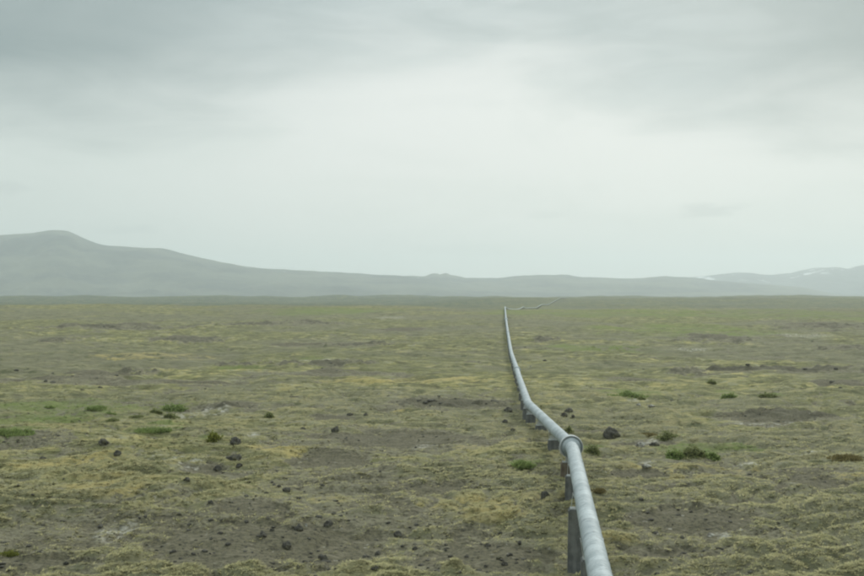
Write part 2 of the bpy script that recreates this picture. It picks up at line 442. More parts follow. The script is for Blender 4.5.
# ------------------------------------------------------------------ low moss grass, bleached blades combed by the wind
def build_grass():
    n = 150000
    u = RNG.uniform(0, 1, n); d = 1 / (1 / 31 + u * (1 / 125 - 1 / 31))     # even cover in view
    a = RNG.uniform(-math.radians(23), math.radians(23), n)
    x = d * np.sin(a); y = d * np.cos(a)
    m = moss_mask(x, y); c1, c2 = cushions(x, y)
    keep = RNG.uniform(0, 1, n) < (0.06 + 0.94 * m * sstep(0.05, 0.5, c1))
    x, y = x[keep], y[keep]
    g = patches(x, y, GREEN)
    z = ground_h(x, y)
    k = 7; n = len(x)
    X = np.repeat(x, k) + RNG.normal(0, 0.05, n * k); Y = np.repeat(y, k) + RNG.normal(0, 0.05, n * k); Z = np.repeat(z, k) - 0.015
    Dist = np.hypot(X, Y)
    th = np.repeat(RNG.normal(0.45, 0.9, n), k) + RNG.normal(0, 0.45, n * k)
    el = RNG.uniform(0.15, 0.75, n * k); L = RNG.uniform(0.07, 0.17, n * k) * np.repeat(RNG.uniform(0.7, 1.3, n), k)
    w = 0.006 + 0.00008 * Dist + RNG.uniform(0, 0.004, n * k)
    dx, dy = np.cos(th), np.sin(th); px, py = -dy, dx
    mid = np.stack([X + dx * np.cos(el) * L * .5, Y + dy * np.cos(el) * L * .5, Z + np.sin(el) * L * .5], -1)
    tip = np.stack([X + dx * L * .97, Y + dy * L * .97, Z + np.sin(el) * L * .5], -1)
    base = np.stack([X, Y, Z], -1); P = np.stack([px, py, np.zeros_like(px)], -1) * w[:, None]
    V = np.stack([base - P, base + P, mid + P * .8, mid - P * .8, tip], 1).reshape(-1, 3)
    b = np.arange(n * k) * 5
    q = np.stack([b, b + 1, b + 2, b + 3], -1); t = np.stack([b + 3, b + 2, b + 4], -1)
    tint = np.repeat(np.repeat(np.clip(RNG.normal(0.5, 0.3, n), 0, 1), k) * 0.7 + RNG.uniform(0, 0.3, n * k), 5)
    gr = np.repeat(np.repeat(g, k), 5)
    tm = NT('bleached_grass')
    c = tm.mix(tm.attr('tint'), C_OLIVE, (0.43, 0.385, 0.2)); c = tm.mix(tm.math('MULTIPLY', tm.attr('green'), 0.8), c, (0.13, 0.2, 0.06))
    tm.color(c)
    o = mesh_np('grass', V, [q, t], tm.m, True, None, {'tint': tint, 'green': gr})
    tag(o, 'low bleached grass and woolly moss tufts covering the near heath', 'grass', kind='stuff')
build_grass()

# ------------------------------------------------------------------ pipeline
PR = 0.25
def frames(pts):
    T = []
    for i in range(len(pts)):
        a = pts[max(i - 1, 0)]; b = pts[min(i + 1, len(pts) - 1)]
        T.append((b - a).normalized())
    return T

def smooth_path(pts, bend=2.2, seg=7):
    """straight runs with rounded bends"""
    out = [pts[0]]
    for i in range(1, len(pts) - 1):
        a, p, b = pts[i - 1], pts[i], pts[i + 1]
        l = min(bend if p.y < 100 else 12, (p - a).length * .4, (b - p).length * .4)
        p0 = p + (a - p).normalized() * l; p1 = p + (b - p).normalized() * l
        for k in range(seg + 1):
            t = k / seg
            out.append(p0 * (1 - t) ** 2 + p * 2 * t * (1 - t) + p1 * t * t)
    out.append(pts[-1]); return out

path = smooth_path(route_pts)
fpath = smooth_path([route_pts[-1]] + far_pts, 6)[1:]
allp = path + fpath
# arc parameter lookup by distance y
PY = np.array([p.y for p in allp]); PX = np.array([p.x for p in allp]); PZZ = np.array([p.z for p in allp])
def pipe_at(y):
    return Vector((float(np.interp(y, PY, PX)), y, float(np.interp(y, PY, PZZ))))
def pipe_dir(y, e=0.5):
    return (pipe_at(y + e) - pipe_at(y - e)).normalized()

def tube(rings, seg, closed=True):
    """rings: list of (centre, dir, radius)"""
    V = []
    for (c, d, r) in rings:
        s = d.cross(Vector((0, 0, 1))).normalized(); u = s.cross(d).normalized()
        for k in range(seg):
            a = 2 * math.pi * k / seg
            p = c + s * (math.cos(a) * r) + u * (math.sin(a) * r); V.append(p[:])
    n = len(rings); idx = np.arange(n * seg).reshape(n, seg)
    nx = np.roll(idx, -1, 1)
    q = np.stack([idx[:-1], nx[:-1], nx[1:], idx[1:]], -1).reshape(-1, 4)
    faces = [q]
    if closed:
        faces.append(idx[0][::-1][None, :]); faces.append(idx[-1][None, :])
    return V, faces

pipeline = empty('pipeline', (float(PX[0]), float(PY[0]), gz(float(PX[0]), float(PY[0]))))
tag(pipeline, 'long silver clad hot water pipe running on low supports across the heath to the horizon', 'pipeline')
bpy.context.view_layer.update()

def attach(o, root):
    o.parent = root
    o.matrix_parent_inverse = root.matrix_basis.inverted()
    return o

def pipe_section(y0, y1):
    ys = [y0]; y = y0
    near = y0 < 130
    seam = 1.25 if near else 6.0
    rings = []
    # cladding sheets lapped over one another: each joint is a small raised bead
    yy = y0
    while yy < y1 - 1e-4:
        e = min(yy + seam, y1)
        L = e - yy
        for a_, b_ in ((0.0, 0.005), (0.016, 0.005), (0.022, 0.0), (0.05, 0.0), (0.33, 0), (0.66, 0), (0.955, 0.0), (0.982, 0.0), (0.988, 0.005)):
            rings.append((yy + a_ * L, b_))
        yy = e
    rs = [(pipe_at(a), pipe_dir(a, 0.25 if near else 2), (PR if a < 486 else 0.2) + b) for a, b in rings]
    V, f = tube(rs, 40 if near else 16)
    o = mesh_np('pipe_section', V, f, M_CLAD, True)
    return attach(o, pipeline)

def collar(y, R, L, rim=True):
    d = pipe_dir(y); c = pipe_at(y)
    prof = [(-L / 2 - .22, PR + .015), (-L / 2 - .06, PR + .03), (-L / 2 - .05, R - .09), (-L / 2 + .04, R - .07), (-L / 2 + .02, R - .01), (-L / 2 + .07, R),
            (0, R + .01), (L / 2 - .1, R), (L / 2, R - .04), (L / 2 + .35, PR + .05), (L / 2 + .7, PR + .015)]
    rs = [(c + d * a, d, r) for a, r in prof]
    V, f = tube(rs, 40)
    o = attach(mesh_np('collar', V, f, M_CLAD, True), pipeline)
    if rim:
        prof = [(-L / 2 - .02, R - .012), (-L / 2 - .03, R + .014), (-L / 2 + .05, R + .02), (-L / 2 + .06, R - .012)]
        V, f = tube([(c + d * a, d, r) for a, r in prof], 40, False)
        s = mesh_np('collar_rim', V, f, M_STEEL, True)
        s.parent = o; s.matrix_parent_inverse = Matrix.Identity(4)
    return o

COLLARS = [(47.3, 0.44, 0.62), (122, 0.36, 0.8), (246, 0.36, 1.4), (326, 0.46, 5.0)]
cuts = [float(PY[0])] + [c[0] for c in COLLARS] + [485, 705, 1000, float(PY[-1])]
for a, b in zip(cuts[:-1], cuts[1:]):
    pipe_section(a, b)
for c in COLLARS:
    collar(*c, rim=c[0] < 60)

# supports
def box_bm(bm, sx, sy, z0, z1, ox=0, oy=0, taper=0.0, bev=0.02):
    vs = []
    for z, k in ((z0, 1 + taper), (z1, 1)):
        for (a, b) in ((-1, -1), (1, -1), (1, 1), (-1, 1)):
            vs.append(bm.verts.new((ox + a * sx / 2 * k, oy + b * sy / 2 * k, z)))
    fs = [(0, 3, 2, 1), (4, 5, 6, 7), (0, 1, 5, 4), (1, 2, 6, 5), (2, 3, 7, 6), (3, 0, 4, 7)]
    faces = [bm.faces.new([vs[i] for i in f]) for f in fs]
    if bev:
        edges = list({e for f in faces for e in f.edges})
        bmesh.ops.bevel(bm, geom=edges, offset=bev, segments=2, affect='EDGES')

def ring_band(bm, r0, r1, y0, y1, a0, a1, zc, n=18):
    """part of a ring round the pipe axis (local y), centre height zc"""
    rows = []
    for k in range(n + 1):
        a = a0 + (a1 - a0) * k / n
        ca, sa = math.cos(a), math.sin(a)
        rows.append([bm.verts.new((r * ca, y, zc + r * sa)) for r, y in ((r0, y0), (r1, y0), (r1, y1), (r0, y1))])
    for a, b in zip(rows[:-1], rows[1:]):
        for i in range(4):
            bm.faces.new((a[i], b[i], b[(i + 1) % 4], a[(i + 1) % 4]))
    bm.faces.new(rows[0]); bm.faces.new(rows[-1][::-1])
    bmesh.ops.recalc_face_normals(bm, faces=bm.faces)

def bar_bm(bm, p, q, w, t):
    p, q = Vector(p), Vector(q); d = (q - p).normalized(); s = Vector((0, 1, 0)); u = d.cross(s).normalized()
    vs = []
    for c in (p, q):
        for a, b in ((-1, -1), (1, -1), (1, 1), (-1, 1)):
            vs.append(bm.verts.new(c + s * a * w / 2 + u * b * t / 2))
    for f in [(0, 3, 2, 1), (4, 5, 6, 7), (0, 1, 5, 4), (1, 2, 6, 5), (2, 3, 7, 6), (3, 0, 4, 7)]:
        bm.faces.new([vs[i] for i in f])
    bmesh.ops.recalc_face_normals(bm, faces=bm.faces)

TOP_GAP = 0.5    # pipe axis above the concrete
def make_support(y, w, label, mat, far=False, gap=TOP_GAP, rc=PR, group='supports carrying the pipe'):
    p = pipe_at(y); d = pipe_dir(y); rz = math.atan2(d.y, d.x) - math.pi / 2
    g = gz(p.x, p.y); 
    top = p.z - gap
    root = empty('pipe_support', (p.x, p.y, g), rz)
    tag(root, label, 'pipe support', group)
    H = top - g
    bm = bmesh.new(); box_bm(bm, w, 0.55, -0.7, H, taper=0.1, bev=0.025)
    bm_obj('concrete_pillar', bm, mat, root)
    zc = gap + H
    bm = bmesh.new(); box_bm(bm, w * .86, 0.36, H + .002, H + .028, bev=0.004)
    bm_obj('base_plate', bm, M_STEEL, root)
    bm = bmesh.new(); ring_band(bm, rc + .014, rc + .03, -.13, .13, math.radians(200), math.radians(340), zc)
    for s in (-.1, .1):
        bar_bm(bm, (s, -.09, H + .028), (s, -.09, zc - rc - .01), .012, .2)
    bm_obj('saddle', bm, M_STEEL, root)
    for s in (-1, 1):
        bm = bmesh.new()
        bar_bm(bm, (s * w * .40, 0, H + .028), (s * (rc + .02), 0, zc - .03), .09, .014)
        bm_obj('strap', bm, M_STEEL, root)
    return root

near_supports = [
    (28.3, 0.5, 'tall concrete pipe support at the bottom frame edge, closest to the camera', M_CONC),
    (35.4, 0.80, 'tall dark concrete support with a pale strap under the nearest stretch of pipe', M_CONC),
    (42.4, 0.72, 'grey concrete support just in front of the brown stained one under the collar', M_CONC),
    (47.6, 0.74, 'brown stained support directly under the thick pipe collar', M_RUST),
    (55.5, 0.56, 'square grey concrete support just beyond the thick pipe collar', M_CONC),
    (64.0, 0.56, 'low dark concrete support midway between the thick collar and the bend', M_CONC),
    (72.5, 0.56, 'grey concrete support on the near side of the bend in the pipe', M_CONC),
    (77.5, 0.56, 'grey concrete support at the far side of the bend in the pipe', M_CONC)]
for y, w, lab, m in near_supports:
    if m is M_RUST: make_support(y, w, lab, m, gap=0.66, rc=0.45)
    else: make_support(y, w, lab, m)
proto = make_support(85.5, 0.56, 'small far concrete support in the close row under the straight distant pipe', M_CONC, group='far supports under the distant pipe')
def copy_tree(o, parent=None):
    c = o.copy(); COL.objects.link(c); c.parent = parent
    for ch in o.children: copy_tree(ch, c)
    return c
y = 93.5
while y < 484:
    p = pipe_at(y); c = copy_tree(proto)
    c.location = (p.x, p.y, p.z - (pipe_at(85.5).z - proto.location.z)); c.rotation_euler = (0, 0, math.atan2(pipe_dir(y).y, pipe_dir(y).x) - math.pi / 2)
    dz = gz(p.x, p.y) - c.location.z
    for ch in c.children:
        if ch.name.startswith('concrete_pillar') and dz < -0.45:
            H = (p.z - TOP_GAP) - c.location.z
            k = (H - dz + 0.3) / (H + 0.7); ch.scale = (1, 1, k); ch.location.z = H * (1 - k)
    y += 8.0
# beyond the crest: bare blocks
y = 497.0
bmB = bmesh.new(); box_bm(bmB, 0.3, 0.3, -2.4, 0, bev=0)
meB = bpy.data.meshes.new('concrete_pillar'); bmB.to_mesh(meB); bmB.free(); meB.materials.append(M_CONC)
while y < 1690:
    p = pipe_at(y); o = bpy.data.objects.new('pipe_support', meB); COL.objects.link(o)
    o.location = (p.x, p.y, p.z - 0.27); o.rotation_euler = (0, 0, math.atan2(pipe_dir(y).y, pipe_dir(y).x) - math.pi / 2)
    tag(o, 'tiny concrete block under the zigzag of pipe beyond the crest', 'pipe support', 'blocks under the pipe beyond the crest')
    y += 20.0

# ------------------------------------------------------------------ rocks
def perlin3ish(v, s, seed):
    x, y, z = v[:, 0] * s, v[:, 1] * s, v[:, 2] * s
    return (perlin(x + z * .7, y - z * .6, seed) + perlin(y + 3.3, z + x * .5, seed + 1) + perlin(z - 7.1, x + y * .4, seed + 2)) / 2

def make_rock(px, y, wpx, hpx, label, mat=M_LAVA, peak=0.0, rough=0.3, name='boulder', group=None, cat='rock'):
    x, d = full_hit(px, y)
    k = 0.86 if wpx < 15 else 1.0
    w = wpx * k * d / F; h = hpx * k * d / F
    seed = random.randint(1, 800)
    bm = bmesh.new(); bmesh.ops.create_icosphere(bm, subdivisions=4, radius=1.0)
    v = np.array([p.co[:] for p in bm.verts])
    # random cutting planes for broken faces
    rr = np.random.default_rng(seed)
    for _ in range(9):
        n = rr.normal(size=3); n /= np.linalg.norm(n); k = rr.uniform(0.62, 0.9)
        dd = v @ n; over = np.maximum(dd - k, 0); v -= over[:, None] * n * 0.9
    v *= (1 + rough * perlin3ish(v, 1.6, seed) + rough * .5 * perlin3ish(v, 4.1, seed + 9) + rough * .22 * perlin3ish(v, 10, seed + 17))[:, None]
    top = np.clip(v[:, 2], 0, None)
    v[:, 0] = v[:, 0] * (1 - 0.35 * abs(peak) * top) + peak * .45 * top
    ex = (v[:, 0].max() - v[:, 0].min()); ez = v[:, 2].max()
    v[:, 0] *= w / ex; v[:, 1] *= w / ex * .85; v[:, 2] *= (h * 1.05) / (ez + .35)
    for p, c in zip(bm.verts, v): p.co = c
    yy = d + w * .25
    o = bm_obj(name, bm, mat, None, True, (x, yy, gz(x, yy) + h * .04))
    tag(o, label, cat, group)
    return o

ROCKS = [
 (613, 439, 18, 12, 'largest dark boulder with a pointed top, right of the thick pipe collar', -.5),
 (545, 498, 12, 9, 'dark squat rock on the moss left of the nearest pipe supports', 0.2),
 (234.5, 445, 13, 11, 'round dark boulder beside a yellow-green shrub in the left field', 0),
 (335, 432, 9.5, 8, 'lone pointed dark stone at the edge of the middle gravel patch', 0.3),
 (564.5, 416.5, 9, 5, 'front stone of the dark pile right of the pipe bend', 0),
 (569, 412, 11, 4.5, 'rear wide stone of the dark pile right of the pipe bend', 0.2),
 (573, 417, 4.5, 3, 'smallest stone of the dark pile right of the pipe bend', 0),
 (233, 460, 16, 6, 'low jagged dark stone below the round boulder in the left field', 0.4),
 (217, 471, 10, 7, 'dark stone left of two on the bare soil strip, lower left field', -.2),
 (239, 468, 8, 6, 'dark stone right of two on the bare soil strip, lower left field', 0.2),
 (187, 482, 8, 5, 'small dark stone at the lower left end of the bare soil strip', 0),
 (210.5, 505, 7, 5, 'small dark stone alone on golden moss above the grey gravel', 0),
 (262, 538, 10, 8, 'dark stone at the left edge of the gravel cluster in the foreground', 0.2),
 (286, 549, 12, 9, 'broad dark stone in the left middle of the foreground gravel cluster', -.2),
 (298, 532, 13, 10, 'largest dark stone in the upper part of the foreground gravel cluster', 0.1),
 (328, 527, 12, 9, 'angular dark stone at the upper right of the foreground gravel cluster', 0.5),
 (323, 561, 12, 9, 'dark stone at the lower right of the foreground gravel cluster', -.4),
 (297.5, 569, 5, 4, 'pebble sized dark stone at the bottom of the foreground gravel cluster', 0),
 (286, 492, 10, 6, 'flat dark stone on mossy slope above the foreground gravel cluster', 0),
 (378, 555, 8, 6, 'dark stone on the bare ground at bottom centre, upper of two', 0.2),
 (375, 573, 9, 5, 'dark stone on the bare ground at bottom centre, lower of two', 0),
 (398, 538, 10, 7, 'dark knobbly stone beside golden moss in the lower centre', -.3),
 (508, 412, 11, 5, 'dark broken stone just left of the bend in the pipe', 0.3),
 (505, 423, 7, 5, 'small dark stone left of the supports at the pipe bend', 0),
 (513, 431, 6, 2.6, 'flat dark stone at the foot of the supports by the pipe bend', 0),
 (42, 459, 9, 4, 'dark flat stone on the grassy far left of the field', 0),
 (117, 456, 10, 7, 'dark knobbed stone on mossy ground left of the pale lichen streak', 0.3),
 (103, 445, 13, 6, 'low dark stone behind the knobbed one in the left field', 0),
 (350, 415.5, 8, 3.6, 'low dark stone, left of two on the yellow moss left of centre', 0),
 (366, 415.5, 7, 3, 'low dark stone, right of two on the yellow moss left of centre', 0),
 (303, 429, 8, 3, 'thin dark stone left of the lone pointed stone', 0),
 (45, 382, 5, 3, 'tiny dark stone on distant flat ground, far left', 0),
 (100, 388, 6, 2.4, 'tiny flat dark stone on the distant bare ground, left', 0),
 (655, 446, 12, 5, 'dark stone just right of the pale lichen covered one', 0),
 (488, 547, 8, 5, 'dark stone poking from moss low in the centre near the pipe', 0.2),
 (505, 566, 9, 6, 'dark stone at the bottom frame edge left of the pipe', -.2),
 (415, 551, 7, 5, 'small dark stone on bare ground right of the knobbly one', 0),
]
for (px, y_, w, h, lab, pk) in ROCKS:
    make_rock(px, y_, w, h, lab, M_LAVA, pk)
for (px, y_, w, h, lab) in [
 (641, 447, 13, 6, 'pale grey lichen covered stone right of the largest boulder'),
 (647, 470, 12, 4, 'flat pale stone on the moss below the green bushes'),
 (639, 406, 6, 3.2, 'small whitish stone in the distance, left of two below the wide bush'),
 (652, 407, 9, 2.6, 'flat whitish stone in the distance, right of two below the wide bush'),
 (711, 537, 9, 4, 'pale stone on the brown moss at lower right'),
 (306, 527, 4, 4, 'small pale pebble touching the largest stone of the gravel cluster'),
 (531, 367, 2.5, 1.6, 'single white stone in the distance right of the far pipe')]:
    make_rock(px, y_, w, h, lab, M_PALE, 0)

# loose lava rubble: far too many small pieces to count
def build_rubble():
    bm = bmesh.new(); bmesh.ops.create_icosphere(bm, subdivisions=2, radius=1.0)
    bv = np.array([v.co[:] for v in bm.verts]); bf = np.array([[v.index for v in f.verts] for f in bm.faces]); bm.free()
    rr = np.random.default_rng(5); Vs = []; Fs = []; off = 0
    def scatter(n, d0, d1, s0, s1, flat, pw, thr):
        nonlocal off
        u = rr.uniform(0, 1, n); d = 1 / (1 / d0 + u * (1 / d1 - 1 / d0)); a = rr.uniform(-.4, .4, n)
        x, y = d * np.sin(a), d * np.cos(a)
        clump = fbm(x / 16, y / 22, 121, 3)
        m = moss_mask(x, y)
        keep = (rr.uniform(0, 1, n) < np.clip(1.0 - 1.2 * m + 1.0 * (clump - .12), 0.03, 1)) & (np.abs(x - np.interp(y, RY, RX)) > 1.0)
        x, y = x[keep], y[keep]; z = ground_h(x, y)
        for i in range(len(x)):
            s = s0 + (s1 - s0) * rr.uniform() ** pw
            v = bv.copy()
            for _ in range(4):
                nrm = rr.normal(size=3); nrm /= np.linalg.norm(nrm); dd = v @ nrm
                v -= np.maximum(dd - rr.uniform(.4, .85), 0)[:, None] * nrm
            v = v + rr.normal(0, .09, v.shape)
            v = v * s * np.array([rr.uniform(.8, 1.5), rr.uniform(.7, 1.2), rr.uniform(.5, .9) * flat])
            t = rr.uniform(0, 6.28); c, q = math.cos(t), math.sin(t)
            v = np.stack([v[:, 0] * c - v[:, 1] * q, v[:, 0] * q + v[:, 1] * c, v[:, 2]], -1) + (x[i], y[i], z[i] + s * .1 * flat)
            Vs.append(v); Fs.append(bf + off); off += len(bv)
    scatter(5000, 30, 120, .025, .11, .8, 2.5, 0)
    scatter(1500, 90, 420, .08, .32, .6, 2.0, 0)
    o = mesh_np('lava_rubble', np.concatenate(Vs), [np.concatenate(Fs)], M_LAVA, False)
    tag(o, 'loose dark lava rubble strewn over the bare gravel and moss', 'rubble', kind='stuff')
build_rubble()

# ------------------------------------------------------------------ shrubs and tussocks
M_SHRUB = leaf_material('willow_leaf', (0.15, 0.175, 0.07), (0.29, 0.305, 0.14))
M_BRIGHT = leaf_material('fresh_grass', (0.16, 0.215, 0.07), (0.29, 0.355, 0.135))
M_YELLOW = leaf_material('yellow_green_leaf', (0.12, 0.14, 0.03), (0.27, 0.28, 0.07))
M_BROWN = leaf_material('brown_sedge', (0.15, 0.128, 0.055), (0.26, 0.225, 0.1))

def make_shrub(px, y, wpx, hpx, label, mat, name='shrub', cat='shrub', blades=False, lumps=7):
    x, d = full_hit(px, y)
    w = wpx * d / F; h = hpx * .9 * d / F
    rr = np.random.default_rng(int(px * 13 + y * 7))
    n = int(np.clip(900 * (wpx / 12), 350, 2400))
    L = []
    for i in range(lumps):
        L.append((rr.uniform(-.46, .46) * w, rr.uniform(-.35, .35) * w, rr.uniform(.12, .28) * w, rr.uniform(.3, .95) * h))
    L[0] = (rr.uniform(-.15, .15) * w, 0, .27 * w, h)
    li = rr.integers(0, lumps, n); La = np.array(L)[li]
    q = rr.normal(size=(n, 3)); q /= np.linalg.norm(q, axis=1)[:, None]; rad = rr.uniform(.1, 1.35, n) ** .75
    P = np.stack([La[:, 0] + q[:, 0] * rad * La[:, 2], La[:, 1] + q[:, 1] * rad * La[:, 2] * .8, np.abs(q[:, 2]) * rad * La[:, 3]], -1)
    e = n * 2 // 5     # straggling outer growth that runs into the moss
    ra = np.minimum(np.abs(rr.normal(0, .33, e)) + .08, .55 if blades else .7); ta = rr.uniform(0, 6.283, e)
    P[:e] = np.stack([np.cos(ta) * ra * w, np.sin(ta) * ra * w * .8, rr.uniform(0, .22, e) * h], -1)
    gzz = ground_h(P[:, 0] + x, P[:, 1] + d + w * .3) - gz(x, d + w * .3)
    P[:, 2] += gzz
    s = (0.02 if blades else 0.028) + 0.0005 * d
    if blades:
        dirv = np.stack([rr.normal(.3, .5, n), rr.normal(0, .5, n), rr.uniform(.5, 1.3, n)], -1); ln = np.clip(h * .55, .12, .5)
        P[:, 2] *= .5
    else:
        dirv = rr.normal(size=(n, 3)); dirv[:, 2] = np.abs(dirv[:, 2]) * .7; ln = s * 2.4
    dirv /= np.linalg.norm(dirv, axis=1)[:, None]; dirv *= (ln * rr.uniform(.6, 1.2, n))[:, None]
    side = np.cross(dirv, rr.normal(size=(n, 3))); side /= np.linalg.norm(side, axis=1)[:, None]; side *= (s * rr.uniform(.5, 1, n) * (.5 if blades else 1))[:, None]
    V = np.stack([P, P + dirv * .5 + side, P + dirv, P + dirv * .5 - side], 1).reshape(-1, 3)
    b = np.arange(n) * 4
    q4 = np.stack([b, b + 1, b + 2, b + 3], -1)
    tint = np.repeat(np.clip(rr.normal(.5, .28, n), 0, 1), 4)
    o = mesh_np(name, V, [q4], mat, False, None, {'tint': tint})
    o.location = (x, d + w * .3, gz(x, d + w * .3) - .02)
    tag(o, label, cat)
    return o

SHRUBS = [
 (690, 458, 24, 11, 'broad dark green bush, biggest of the bushes right of the pipe', M_SHRUB, 'shrub', 'shrub', False),
 (676, 459, 13, 7, 'low light green bush touching the left side of the biggest bush', M_BRIGHT, 'shrub', 'shrub', False),
 (713, 460, 11, 6, 'low green tuft at the right side of the biggest bush', M_BRIGHT, 'shrub', 'shrub', False),
 (668, 440, 15, 9, 'round green bush standing alone behind the biggest bush', M_SHRUB, 'shrub', 'shrub', False),
 (592, 454, 14, 9, 'dark green bush close against the right of the thick pipe collar', M_SHRUB, 'shrub', 'shrub', False),
 (568, 433, 9, 6, 'small green bush peeping out behind the pipe above the collar', M_SHRUB, 'shrub', 'shrub', False),
 (523, 471, 18, 9, 'bright green grass clump left of the pipe and its supports', M_BRIGHT, 'grass_tussock', 'grass clump', True),
 (213, 442, 11, 9, 'yellow-green shrub beside the round dark boulder', M_YELLOW, 'shrub', 'shrub', False),
 (163, 433, 12, 7, 'green tussock, right of a joined pair in the left field', M_BRIGHT, 'grass_tussock', 'grass clump', True),
 (146, 433, 24, 6, 'wide green tussock, left of a joined pair in the left field', M_BRIGHT, 'grass_tussock', 'grass clump', True),
 (174, 410, 18, 5, 'bright green low shrub above the pale lichen patch', M_BRIGHT, 'shrub', 'shrub', False),
 (171, 418, 11, 4, 'dull green low shrub on the left edge of the lichen patch', M_SHRUB, 'shrub', 'shrub', False),
 (156, 414, 8, 4, 'small dull green shrub left of the bright one above the lichen patch', M_SHRUB, 'shrub', 'shrub', False),
 (269, 418, 6, 5, 'small green shrub right of the grey lava streak, left of centre', M_SHRUB, 'shrub', 'shrub', False),
 (13, 436, 30, 10, 'broad green grass mass at the left frame edge', M_BRIGHT, 'grass_tussock', 'grass clump', True),
 (95, 411, 18, 5, 'long low green tussock on the grassy rise at left', M_BRIGHT, 'grass_tussock', 'grass clump', True),
 (110, 414, 9, 4, 'vivid green tussock right of the long one on the grassy rise', M_BRIGHT, 'grass_tussock', 'grass clump', True),
 (135, 418, 13, 4.5, 'dark green tussock at the right end of the grassy rise', M_SHRUB, 'grass_tussock', 'grass clump', True),
 (112, 422, 11, 4, 'dark green tussock below the vivid one on the grassy rise', M_SHRUB, 'grass_tussock', 'grass clump', True),
 (49, 408, 9, 3.5, 'small green tussock at the left end of the grassy rise', M_BRIGHT, 'grass_tussock', 'grass clump', True),
 (630, 396, 30, 6, 'wide low bright green bush in the middle distance right of the pipe', M_BRIGHT, 'shrub', 'shrub', False),
 (642, 400, 6, 4, 'small round dark bush under the wide low bright one', M_SHRUB, 'shrub', 'shrub', False),
 (730, 398, 11, 5, 'small vivid green bush on the distant plain, left of a pair', M_BRIGHT, 'shrub', 'shrub', False),
 (768, 397, 13, 4, 'flat green bush on the distant plain, right of a pair', M_SHRUB, 'shrub', 'shrub', False),
 (712, 384, 7, 4, 'small dark bush above the vivid one on the distant plain', M_SHRUB, 'shrub', 'shrub', False),
 (648, 437, 17, 6, 'brown olive tussock between the largest boulder and the round bush', M_BROWN, 'grass_tussock', 'grass clump', True),
 (847, 461, 30, 6, 'long dark olive tussock near the right frame edge', M_BROWN, 'grass_tussock', 'grass clump', True),
 (599, 494, 13, 5, 'rust brown tussock just right of the nearest stretch of pipe', M_BROWN, 'grass_tussock', 'grass clump', True),
 (8, 557, 14, 6, 'yellow-green grass clump at the dark bank, bottom left corner', M_YELLOW, 'grass_tussock', 'grass clump', True),
]
for (px, y_, w, h, lab, m, nm, ct, bl) in SHRUBS:
    make_shrub(px, y_, w, h, lab, m, nm, ct, bl)

# ------------------------------------------------------------------ hills
def make_hill(name, sil, d0, dc, d1, mat, label, rough=1.0, snow=False, seed=0, basez=-34, sm=7):
    px = np.linspace(sil[0][0], sil[-1][0], 520); v = np.linspace(0, 1, 130)
    sy = np.interp(px, [s[0] for s in sil], [s[1] for s in sil])
    k = np.hanning(sm + 2)[1:-1]; k /= k.sum(); sy = np.convolve(np.pad(sy, sm // 2, 'edge'), k, 'valid')
    sy = sy + 0.45 * fbm(px / 26, px * 0 + seed, 77, 4)
    vc = 0.62
    Pg, Vg = np.meshgrid(px, v); Sg = np.broadcast_to(sy, Pg.shape)
    D = np.where(Vg < vc, d0 + (dc - d0) * Vg / vc, dc + (d1 - dc) * (Vg - vc) / (1 - vc))
    X = (Pg - CX) / F * D
    H = (HY - Sg) / F * dc - basez           # crest height above base
    H = np.maximum(H, 3)
    s = np.where(Vg < vc, (Vg / vc), 1 - (Vg - vc) / (1 - vc))
    prof = 0.35 * s + 0.65 * sstep(0, 1, s) ** 1.15
    n = fbm(X / 520, D / 900, 81 + seed, 6, 0.55); rid = 1 - np.abs(fbm(X / 700, D / 1500, 91 + seed, 5, 0.55)) * 2.2
    damp = 1 - np.exp(-((s - 1) / .16) ** 2) * .93
    Z = basez + H * prof + rough * damp * H * (0.16 * n + 0.13 * (rid - .5)) * sstep(0, .2, s)
    Z += rough * 5.0 * fbm(X / 130, D / 300, 99 + seed, 3) * sstep(0, .2, s)
    Z = ZC + Z
    nr, na = Z.shape; idx = np.arange(nr * na).reshape(nr, na)
    q = np.stack([idx[:-1, :-1], idx[:-1, 1:], idx[1:, 1:], idx[1:, :-1]], -1).reshape(-1, 4)
    o = mesh_np(name, np.stack([X.ravel(), D.ravel(), Z.ravel()], -1), [q], mat, True, None, {'snow': sstep(.55, .85, s).ravel()})
    tag(o, label, 'hill', kind='structure')
    return o

M_HILL = hill_material('heath_hill', (0.03, 0.042, 0.042), (0.105, 0.115, 0.085), 0.70)
M_HILL_SNOW = hill_material('snowy_hill', (0.035, 0.045, 0.062), (0.085, 0.095, 0.105), 0.575)  # bluish cast of the haze mixed into the hill colour
make_hill('mountain', [(-320, 262), (-220, 255), (-120, 246), (-60, 240), (0, 236), (30, 233.5), (50, 230), (67, 231), (82, 238), (102, 245), (125, 247), (165, 248.5), (185, 254), (220, 262),
    (240, 266), (275, 269), (350, 273), (400, 276), (440, 280), (480, 285), (540, 292), (600, 297)], 4600, 6600, 8600, M_HILL, 'long grey-green mountain with a domed top on the left skyline')
make_hill('hills', [(300, 292), (360, 281), (400, 276), (425, 275.8), (433, 273.2), (437, 273.4), (440, 275.0), (446, 272.8), (450, 274.6), (456, 275.6), (466, 278), (497, 278), (520, 276), (537, 275), (562, 274.5), (582, 277), (632, 278.5), (667, 276), (692, 277.5),
    (720, 281), (760, 284), (803, 287), (835, 294), (900, 297)], 5200, 7400, 9000, M_HILL, 'low rounded grey-green hills at the centre of the skyline', seed=20, sm=3)
